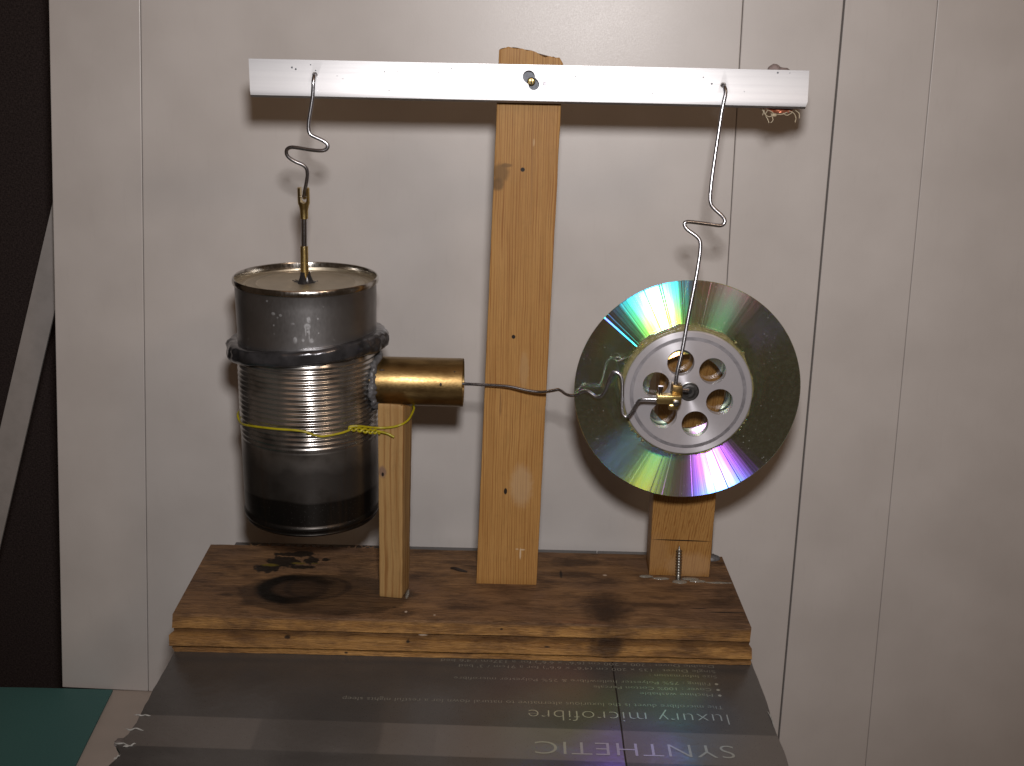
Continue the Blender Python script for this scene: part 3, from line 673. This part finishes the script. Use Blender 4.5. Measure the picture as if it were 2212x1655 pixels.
# brass side tube, open at the right end
tz = 122.4
bm = bmesh.new(); lathe(bm, (0, KY, tz), 'x', [(13.35, 100), (13.35, 155.4), (13.2, 155.8), (12.35, 155.8), (12.25, 155.4), (12.25, 104)], 72)
t_ = add_obj('brass_tube', bm, M['brass'], can, angle=50); t_.location = (0, 0, 0)
bm = bmesh.new(); lathe(bm, (0, KY, tz), 'x', [(12.1, 147.5), (0, 147.5), (0, 141)], 48); lathe(bm, (0, KY, tz), 'x', [(12.1, 147.5), (12.1, 120)], 48); add_obj('piston', bm, M['steel2'], can)
for (x, th, rx, ry) in ((112.0, 132, 1.7, .55), (144.2, 100, .7, 1.3), (151.5, 132, .5, .5)):     # small burns on the tube
    a = math.radians(th); 
    bm = bmesh.new(); ball(bm, (x, KY-13.2*math.sin(a), tz - 13.2*math.cos(a)), (rx, .35, ry), 2, .2); add_obj('burn_mark', bm, M['dark_bit'], can)
# grey sealant round the joint of tube and can
bm = bmesh.new()
for k in range(46):
    a = 2*math.pi*k/46; y = KY + 14.2*math.cos(a); z = tz + 14.4*math.sin(a)
    dx = math.sqrt(max(0, 38.2**2 - (y-KY)**2)); ball(bm, (KX+dx+.4+rnd.uniform(-.5, .8), y, z+rnd.uniform(-.6, .6)), (rnd.uniform(1.5, 2.6), rnd.uniform(1.8, 2.6), rnd.uniform(1.6, 2.6)), 2, .12)
for k in range(30):
    a = 2*math.pi*k/30; x = 107.0 + rnd.uniform(0, 2.2); ball(bm, (x, KY+13.6*math.cos(a), tz+13.6*math.sin(a)), (rnd.uniform(.9, 1.8), 1.4, 1.4), 2, .15)
melt(add_obj('joint_sealant', bm, M['grey_goo'], can), .45, 3)
bm = bmesh.new(); lathe(bm, (70.2, KY, 175.9), 'z', [(5.0, 0), (4.1, .5), (3.2, 1.8), (2.5, 4.2), (2.2, 6.2), (1.9, 6.4)], 24, lambda r, h, a: (r*(1+.22*math.sin(3*a+1)+.12*math.sin(7*a)), h)); add_obj('rod_sealant', bm, M['goo'], can)
bm = bmesh.new()
for (a, l) in ((3.0, 7), (2.7, 6.2), (.2, 7), (3.5, 6), (-.2, 6)): tube(bm, [(70.2+3*math.cos(a), KY+3*math.sin(a), 176.5), (70.2+l*math.cos(a), KY+l*math.sin(a), 177.2)], .22, 5)
add_obj('sealant_strands', bm, M['goo'], can)

# ------------------------------------------------------------------ rod with clevis
rod = thing('push_rod', (70.2, KY, 178), 'thin upright steel rod with brass fork end rising from the can lid', 'push rod')
bm = bmesh.new(); lathe(bm, (0, 0, 0), V((.7, 0, 46)), [], 4) if False else tube(bm, [(70.2, KY, 176.5), (70.4, KY, 196.2)], lambda t: 2.15 if t < .7 else 2.05, 24); add_obj('brass_sleeve', bm, M['brass2'], rod)
bm = bmesh.new(); tube(bm, [(70.4, KY, 195), (70.9, KY, 213)], 1.6, 20); add_obj('steel_rod', bm, M['steel2'], rod)
bm = bmesh.new(); lathe(bm, (70.9, KY, 210.6), 'z', [(1.6, 0), (2.05, .3), (2.1, 4.5), (2.4, 6.5), (3.0, 8.6), (3.05, 16.3), (2.7, 16.6), (0, 16.6)], 28, lambda r, h, a: (r*(1 if h < 5 else 1+.06*math.cos(4*a)), h))
o = add_obj('clevis', bm, M['brass2'], rod)
bm = bmesh.new(); box(bm, (69.5, KY-6, 220.6), (72.7, KY+6, 232)); lathe(bm, (71.1, KY-6, 220.8), 'y', [(0, 0), (1.6, 0), (1.6, 12), (0, 12)], 20)
c1 = add_obj('c', bm, M['brass2'])
bmx = bmesh.new(); box(bmx, (69.5, KY-6, 220.6), (72.7, KY+6, 232)); bm_c1 = add_obj('c1', bmx, M['brass2'])
bmx = bmesh.new(); lathe(bmx, (71.1, KY-6, 220.8), 'y', [(0, 0), (1.6, 0), (1.6, 12), (0, 12)], 20); bm_c2 = add_obj('c2', bmx, M['brass2'])
mm = c1.data; bpy.data.objects.remove(c1); bpy.data.meshes.remove(mm)
cut(o, [bm_c1, bm_c2])
bm = bmesh.new(); tube(bm, [(68.2, KY, 222.6), (73.6, KY, 222.6)], .55, 10); add_obj('clevis_pin', bm, M['steel2'], rod)

# ------------------------------------------------------------------ balance beam
beam = thing('balance_beam', (188.5, 38, 284.5), 'pale aluminium bar pivoting across the top of the tall post', 'metal bar')
pr = [(36.0, 274.6), (35.9, 277.2), (36.25, 278.6), (36.3, 292.3), (38.1, 292.3), (38.1, 279.0), (37.9, 276.0), (43.6, 275.6), (43.6, 273.4), (37.2, 273.4)]
bm = bmesh.new(); rows = []; NXB = 60
for i in range(NXB+1):
    t = i/NXB; row = []
    for (y, z) in pr:
        x0 = 46.9 + fnoise(z, .35, 2)*.35; x1 = 328.3 + (z-283)*-.04 + (-.9 if z < 275 else 0)
        x = x0+(x1-x0)*t
        row.append(bm.verts.new(V((x, y - .25*fnoise(x, .02, 4), z + fnoise(x, .015, 6)*.15 + .0013*(x-188)))*S))
    rows.append(row)
n = len(pr)
for A, B in zip(rows, rows[1:]):
    for j in range(n): bm.faces.new([A[j], A[(j+1) % n], B[(j+1) % n], B[j]])
bm.faces.new(rows[0]); bm.faces.new(rows[-1])
bar = add_obj('bar', bm, M['alu'], beam, angle=50)
def cyl_y(x, z, r, y0, y1, seg=28):
    b = bmesh.new(); lathe(b, (x, 0, z), 'y', [(0, y0), (r, y0), (r, y1), (0, y1)], seg); return add_obj('c', b, M['alu'])
pivots = [cyl_y(187.6, 286.4, 3.1, 30, 41), cyl_y(190.2, 282.6, 2.75, 30, 41)]
bmx = bmesh.new(); hexa(bmx, [(186.2, 30, 283.6), (189.4, 30, 281.2), (189.4, 41, 281.2), (186.2, 41, 283.6), (189.0, 30, 287.6), (192.4, 30, 284.4), (192.4, 41, 284.4), (189.0, 41, 287.6)]); pivots.append(add_obj('c', bmx, M['alu']))
bar_cut = cut(bar, pivots + [cyl_y(79.9, 285.0, 1.35, 30, 41, 16), cyl_y(285.4, 284.4, 1.45, 30, 41, 16)])
bar.parent = beam; bar.matrix_parent_inverse = Matrix.Translation(-beam.location)
bm = bmesh.new(); lathe(bm, (188.7, 0, 284.4), 'y', [(0, 41.5), (6.5, 41.5), (6.5, 42.9), (0, 42.9)], 36); add_obj('washer', bm, M['washer'], beam)
bm = bmesh.new(); lathe(bm, (188.9, 0, 283.9), 'y', [(0, 38.2), (.9, 38.0), (1.7, 38.3), (2.1, 39.3), (1.3, 41.6), (0, 41.6)], 24); sc_ = add_obj('pivot_screw', bm, M['brass2'], beam)
bm = bmesh.new(); box(bm, (187.6, 37.75, 283.55), (190.2, 38.35, 284.15)); box(bm, (188.6, 37.76, 282.6), (189.2, 38.36, 285.2)); add_obj('screw_slot', bm, M['black'], sc_, smooth=False)
bm = bmesh.new(); lathe(bm, (195.6, 0, 283.1), 'y', [(0, 35.9), (.9, 35.92), (1.1, 36.4)], 18); add_obj('dimple', bm, M['groove'], beam)
for k in range(26):
    pass
bm = bmesh.new()
for k in range(34):
    x = rnd.uniform(50, 325); z = rnd.uniform(276, 291); r = rnd.choice([.18, .25, .3, .45]); lathe(bm, (x, 0, z+.0013*(x-188)), 'y', [(0, 35.72), (r, 35.9), (r*1.1, 36.4)], 8)
add_obj('specks', bm, M['washer'], beam)['kind'] = 'stuff'

# putty lump with fibres hanging behind the right end of the bar
lump = thing('putty_lump', (317, 48, 272), 'small grey lump with frayed pale fibres stuck behind the right end of the bar', 'putty lump')
bm = bmesh.new(); ball(bm, (317.5, 49, 283), (7.5, 5, 10.6), 3, .05); ball(bm, (313.5, 51, 291.6), (3.6, 3, 3.2), 3, .06); ball(bm, (321, 49, 277), (6, 4.5, 5.2), 3, .08); add_obj('putty', bm, M['putty'], lump)
bm = bmesh.new(); ball(bm, (316.5, 44.5, 271.9), (4.6, 2, 1.3), 3, .14); ball(bm, (311.8, 45, 272.2), (2.4, 1.6, 1.0), 2, .2); ball(bm, (321, 45, 271.9), (2.0, 1.6, 1.0), 2, .2); add_obj('copper_piece', bm, M['copper'], lump)
bm = bmesh.new()
fb = [[(308, 44, 273.5), (308.8, 43.5, 270.5), (310.5, 43, 267.6), (311.2, 42.5, 265.8)], [(309, 43, 272.6), (312, 42, 271.5), (313.8, 42, 269.8)], [(315, 42, 270.2), (317.5, 42, 270.4), (320, 42, 271.5)], [(321, 43, 272.0), (323.2, 42.5, 271.2), (324.6, 42, 268.8), (324.4, 42, 266.4)], [(312, 43, 270.5), (313, 42, 267.5), (312, 42, 266.0)], [(324, 43, 272.5), (326, 42, 271), (326.4, 42, 268.5)], [(318, 43, 270.8), (320, 42, 269.9), (322.5, 42, 271.3)], [(310, 43, 272), (309, 42, 270), (311, 42, 269), (313, 42, 270)], [(306.5, 44, 273), (308, 43, 271.5), (307.6, 42.5, 269.6)]]
for f in fb: tube(bm, catmull(f, 5), .24, 5)
ball(bm, (313.4, 42, 270.0), (1.3, .5, .8), 2, .2)
fo_ = add_obj('fibres', bm, M['fibre'], lump); fo_['kind'] = 'stuff'

# ------------------------------------------------------------------ bent wires
WIRE_L = [(79.9, 42.0, 285.0), (79.9, 37.0, 285.1), (79.8, 34.0, 284.0), (79.6, 33.0, 281.0), (79.4, 33.0, 278.1), (79.0, 33.0, 274.1), (77.9, 33.0, 268.2), (76.8, 33.0, 262.3), (76.5, 33.0, 258.3), (77.5, 33.0, 255.6), (81.1, 33.0, 253.9), (84.6, 33.0, 252.2), (86.2, 33.0, 250.2), (85.0, 33.0, 248.2), (81.9, 33.1, 247.6), (76.6, 34.2, 247.9), (70.2, 35.5, 248.6), (66.5, 36.3, 248.7), (64.4, 36.8, 247.4), (64.1, 37.3, 245.0), (65.5, 37.8, 243.0), (68.4, 38.6, 241.1), (71.8, 39.4, 239.6), (73.7, 40.0, 237.5), (73.9, 40.7, 234.1), (73.0, 41.6, 229.8), (72.1, 42.8, 226.6), (71.3, 43.8, 222.8), (71.2, 45.2, 221.6)]
WIRE_R = [(285.4, 42.0, 284.4), (285.5, 37.2, 284.3), (286.0, 34.2, 283.2), (286.3, 32.9, 280.4), (285.0, 31.7, 273.1), (283.8, 29.9, 261.8), (282.3, 27.8, 248.2), (281.2, 25.8, 235.7), (281.1, 24.5, 227.6), (283.1, 23.9, 224.2), (287.1, 23.1, 220.9), (289.0, 22.6, 218.1), (287.3, 22.2, 215.8), (281.8, 21.4, 216.4), (274.6, 20.3, 217.3), (269.4, 19.4, 217.8), (268.0, 19.1, 216.7), (269.3, 18.6, 214.2), (273.4, 17.7, 211.5), (276.1, 17.0, 208.7), (276.4, 16.0, 203.0), (274.9, 13.6, 190.3), (271.6, 9.8, 169.4), (269.3, 6.8, 153.1), (267.2, 4.9, 142.5), (266.6, 4.0, 133.0)]
WIRE_H = [(147.5, 44.3, 121.9), (151.1, 44.2, 121.8), (156.1, 44.0, 121.7), (162.3, 42.4, 122.1), (168.0, 41.0, 122.3), (175.2, 39.1, 122.8), (181.8, 37.4, 122.8), (187.9, 35.8, 122.0), (192.9, 34.5, 121.5), (198.0, 33.1, 121.5), (201.9, 30.5, 122.7), (205.3, 27.9, 124.2), (207.5, 26.3, 125.2), (209.2, 24.9, 124.9), (210.9, 23.4, 124.0), (213.1, 21.6, 123.6), (215.5, 19.8, 124.2), (217.8, 17.9, 125.7), (219.7, 17.1, 127.2), (222.0, 16.1, 127.9), (224.0, 15.2, 127.2), (225.9, 14.3, 126.0), (227.8, 13.5, 125.6), (229.7, 12.7, 126.7), (231.4, 11.4, 129.9), (232.5, 9.8, 135.0), (233.5, 9.1, 138.7), (235.1, 8.7, 140.8), (237.0, 8.3, 140.7), (238.7, 7.8, 139.0), (239.6, 7.2, 135.9), (239.8, 6.0, 129.3), (239.9, 4.5, 121.6), (240.8, 4.0, 119.1), (242.5, 3.7, 118.4), (244.3, 3.2, 120.2), (246.0, 2.6, 123.5), (247.7, 1.9, 127.3), (249.4, 1.4, 128.8), (252.7, 0.8, 129.2), (258.5, 0.0, 129.4)]
for pts, r, lab in ((WIRE_L, .98, 'steel wire hanging from the left end of the bar to the brass fork'), (WIRE_R, .98, 'long steel wire hanging from the right end of the bar down to the disc hub'), (WIRE_H, .88, 'crooked steel wire running sideways from the brass tube to the disc hub')):
    bm = bmesh.new(); tube(bm, relax(catmull(pts, 6), 3), r, 14); tag(add_obj('bent_wire', bm, M['steel'], angle=70), lab, 'wire', 'bent steel link wires')

# ------------------------------------------------------------------ disc flywheel
DC = V((275.7, 22.5, 127.0))
fly = thing('disc_flywheel', (275.6, 24, 67), 'shiny compact disc flywheel with a drilled aluminium plate glued at its centre', 'flywheel')
def tilt(bm, c, ax_deg, az_deg):
    m = Matrix.Translation(c*S) @ Matrix.Rotation(math.radians(ax_deg), 4, 'X') @ Matrix.Rotation(math.radians(az_deg), 4, 'Z') @ Matrix.Translation(-c*S)
    bmesh.ops.transform(bm, matrix=m, verts=bm.verts)
TX, TZ = -.9, .3
bm = bmesh.new(); lathe(bm, DC, 'y', [(20.5, 0), (59.7, 0), (60.0, .3), (60.0, .9), (59.7, 1.2), (20.5, 1.2)], 180, close=True); tilt(bm, DC, TX, TZ); add_obj('disc', bm, M['disc'], fly, angle=30)
bm = bmesh.new(); lathe(bm, DC, 'y', [(7.5, 0), (16.4, 0), (16.8, -.35), (17.4, -.35), (17.8, 0), (20.45, 0), (20.45, 1.2), (7.5, 1.2)], 96, close=True); tilt(bm, DC, TX, TZ); add_obj('clear_centre', bm, M['clear'], fly)
PC = V((275.1, 15.6, 128.0))
bm = bmesh.new(); lathe(bm, PC, 'y', [(0, 0), (28.6, 0), (28.7, .25), (30.6, .25), (30.7, 0), (33.2, 0), (33.7, .4), (33.7, 4.8), (0, 4.8)], 180)
pl = add_obj('hub_plate', bm, M['plate'], fly, angle=20)
cs = []
for k in range(6):
    a = math.radians(106-60*k); b = bmesh.new(); lathe(b, (PC.x+17.4*math.cos(a), 0, PC.z+17.4*math.sin(a)), 'y', [(0, 5), (7.1, 5), (7.1, 30), (0, 30)], 56); cs.append(add_obj('c', b, M['alu']))
cut(pl, cs)
pl.parent = fly; pl.matrix_parent_inverse = Matrix.Translation(-fly.location)
bm = bmesh.new(); lathe(bm, PC, 'y', [(28.75, .20), (30.55, .20), (30.55, .6), (28.75, .6)], 128, close=True); add_obj('plate_groove', bm, M['groove'], pl)
bm = bmesh.new(); lathe(bm, PC+V((.5, 0, 1.2)), 'y', [(5.2, .3), (5.2, -.35), (4.8, -.5), (4.5, -.2), (3.9, -.2), (3.8, -.6), (2.9, -.75), (2.7, -.2), (2.2, -.2), (2.1, -.5), (1.5, -.5), (1.4, 3)], 48); add_obj('bearing', bm, M['bearing'], fly, angle=30)
bm = bmesh.new(); lathe(bm, PC+V((.5, 0, 1.2)), 'y', [(1.5, -.35), (0, -.35)], 20); add_obj('bearing_bore', bm, M['black'], fly)
bm = bmesh.new(); lathe(bm, PC+V((.5, 0, 1.2)), 'y', [(0, 6), (3, 6), (3, 48), (0, 48)], 24); add_obj('axle', bm, M['screw'], fly)
# ring of hot glue squeezed out round the plate
bm = bmesh.new(); NS = 220; rows = []
for i in range(NS):
    a = 2*math.pi*i/NS; ca, sa = math.cos(a), math.sin(a); up = .5+.5*math.sin(a-1.2+math.pi/6)
    th = .75 + .9*max(0, NZ.noise(V((ca*4, sa*4, 2)))+.2) + .9*max(0, math.cos(a-2.2)) + .5*max(0, NZ.noise(V((ca*14, sa*14, 5))))
    row = []
    for k in range(10):
        b = 2*math.pi*k/10; row.append(bm.verts.new(V((PC.x+(33.4+th*(.7+math.cos(b)))*ca, 20.0 + (1.9+.5*th)*math.sin(b), PC.z-.3+(33.4+th*(.7+math.cos(b)))*sa))*S))
    rows.append(row)
for i in range(NS):
    A, B = rows[i], rows[(i+1) % NS]
    for k in range(10): bm.faces.new([A[k], A[(k+1) % 10], B[(k+1) % 10], B[k]])
for k in range(38):
    a = rnd.uniform(0, 2*math.pi); r = 34.6 + rnd.uniform(0, 1.6); s_ = rnd.uniform(.35, .95)
    ball(bm, (PC.x+r*math.cos(a), 20.2, PC.z+r*math.sin(a)), (s_, s_*.9, s_), 2, .15)
add_obj('glue_ring', bm, M['glue'], fly, angle=70)
bm = bmesh.new(); tube(bm, catmull([(249.5, 20, 149.6), (246.5, 19.4, 147.6), (243.4, 18.8, 146.4), (240.0, 18.6, 145.0), (238.0, 18.6, 146.2), (236.2, 18.6, 145.6), (237.2, 18.6, 144.2), (239.6, 18.6, 144.8), (241.5, 18.8, 146.6)], 5), lambda t: .28+.18*math.sin(t*17), 7); add_obj('glue_strand', bm, M['glue_clear'], fly)

# ------------------------------------------------------------------ brass connectors on the hub
def screw_head(parent, c, ax, r, h, m=M['screw']):
    bm = bmesh.new(); lathe(bm, c, ax, [(0, h), (r*.75, h), (r, h*.8), (r, 0), (0, 0)], 20); return add_obj('set_screw', bm, m, parent)
cA = thing('brass_connector', (263, 0, 127), 'bright brass screw connector gripping the sideways wire at the disc hub', 'connector', 'brass wire connectors')
bm = bmesh.new(); box(bm, (256.8, -2.6, 127.6), (269.2, 3.2, 132.2)); add_obj('connector_body', bm, M['brass2'], cA, bevel=.5)
bm = bmesh.new(); tube(bm, [(258.7, .4, 132), (258.7, .4, 135.0)], 1.0, 14); tube(bm, [(258.7, .4, 134.6), (258.7, .4, 136.4)], 1.35, 14); add_obj('set_screw', bm, M['steel2'], cA)
screw_head(cA, (266.6, -2.5, 128.6), V((0, -1, 0)), 1.75, 1.2)
bm = bmesh.new(); box(bm, (265.4, -3.85, 128.35), (267.8, -3.6, 128.85)); add_obj('screw_slot', bm, M['black'], cA, smooth=False)
bm = bmesh.new(); lathe(bm, (0, 1.2, 125.9), 'x', [(0, 263.5), (2.1, 263.5), (2.4, 264.5), (2.2, 268), (0, 268.4)], 20); add_obj('wire_clamp', bm, M['brass2'], cA)
cB = thing('brass_connector', (267.3, 6, 130), 'brown brass block connector gripping the long hanging wire above the hub', 'connector', 'brass wire connectors')
bm = bmesh.new(); hexa(bm, [(264.7, 1.5, 129.8), (270.4, 1.5, 129.8), (270.4, 8.5, 129.8), (264.7, 8.5, 129.8), (265.0, 1.5, 136.6), (270.1, 1.5, 136.2), (270.1, 8.5, 136.2), (265.0, 8.5, 136.6)]); add_obj('connector_body', bm, M['brass'], cB, bevel=.5)
bm = bmesh.new(); tube(bm, [(269.8, 4.4, 133.6), (273.6, 4.6, 133.2)], 1.0, 12); add_obj('set_screw', bm, M['steel2'], cB)
crank = thing('crank_stud', (269, 10, 127), 'short brass stud joining the connectors to the disc plate', 'stud')
bm = bmesh.new(); tube(bm, [(267.5, 2, 126.0), (268.4, 16, 125.4)], 1.7, 16); add_obj('stud_pin', bm, M['brass2'], crank)
bm = bmesh.new(); tube(bm, [(268.2, 9.0, 125.5), (268.3, 12, 125.4)], 3.0, 6); add_obj('stud_nut', bm, M['brass'], crank)

# ------------------------------------------------------------------ yellow tie wire
YA = [(34.5, 32.2, 100.7), (38.5, 23.9, 102.1), (44.4, 16.6, 103.9), (52.2, 10.9, 105.2), (60.6, 7.0, 105.9), (68.5, 5.6, 106.1), (74.8, 5.4, 105.5), (78.5, 5.8, 103.9), (82.8, 7.0, 102.4), (86.4, 8.8, 102.2), (90.5, 10.8, 102.5), (94.1, 13.2, 102.8), (96.9, 15.4, 103.4), (98.1, 16.2, 104.4)]
back = [(KX+39.2*math.cos(a), KY+39.2*math.sin(a), 102.5+2*math.sin(a*2)) for a in [math.radians(v) for v in (90, 110, 130, 150, 165, 178, 190)]]
YB = [(96.7, 15.4, 103.9), (97.0, 15.4, 105.2), (99.5, 15.9, 105.5), (102.7, 16.9, 105.1), (110.3, 23.2, 102.2), (118.1, 23.6, 102.6), (123.4, 23.6, 104.2), (126.8, 27.7, 105.4), (128.5, 34.0, 107.2), (128.9, 40.0, 109.1), (124, 47, 108.5), (112, 56, 107), (101, 70, 105), (84, 82, 104), (KX, KY+39.2, 102.5)]
yt = thing('yellow_wire_tie', (100, 16, 100), 'thin yellow insulated wire twisted round the can and short post', 'yellow wire')
bm = bmesh.new(); tube(bm, relax(catmull(back + YA, 5), 2), .64, 10); tube(bm, relax(catmull(YB, 5), 1), .64, 10); add_obj('wire_loop', bm, M['yellow'], yt, angle=70)
bm = bmesh.new(); ax = [V((97.2, 15.2, 104.4)), V((102.4, 16.6, 103.2)), V((107.2, 19.0, 101.6)), V((111.0, 21.6, 100.6))]
cc = catmull(ax, 14)
for ph in (0, math.pi):
    pts = []
    for i, p in enumerate(cc):
        t = i/(len(cc)-1)*2*math.pi*2.6+ph; pts.append(p + V((0, -.9*math.cos(t), .95*math.sin(t))))
    if ph: pts += [V((114.5, 22.4, 99.9)), V((117.0, 22.6, 99.0)), V((119.9, 22.0, 97.6))]
    else: pts += [V((112.3, 21.6, 99.4))]
    tube(bm, pts, .68, 9)
add_obj('twisted_knot', bm, M['yellow'], yt, angle=70)
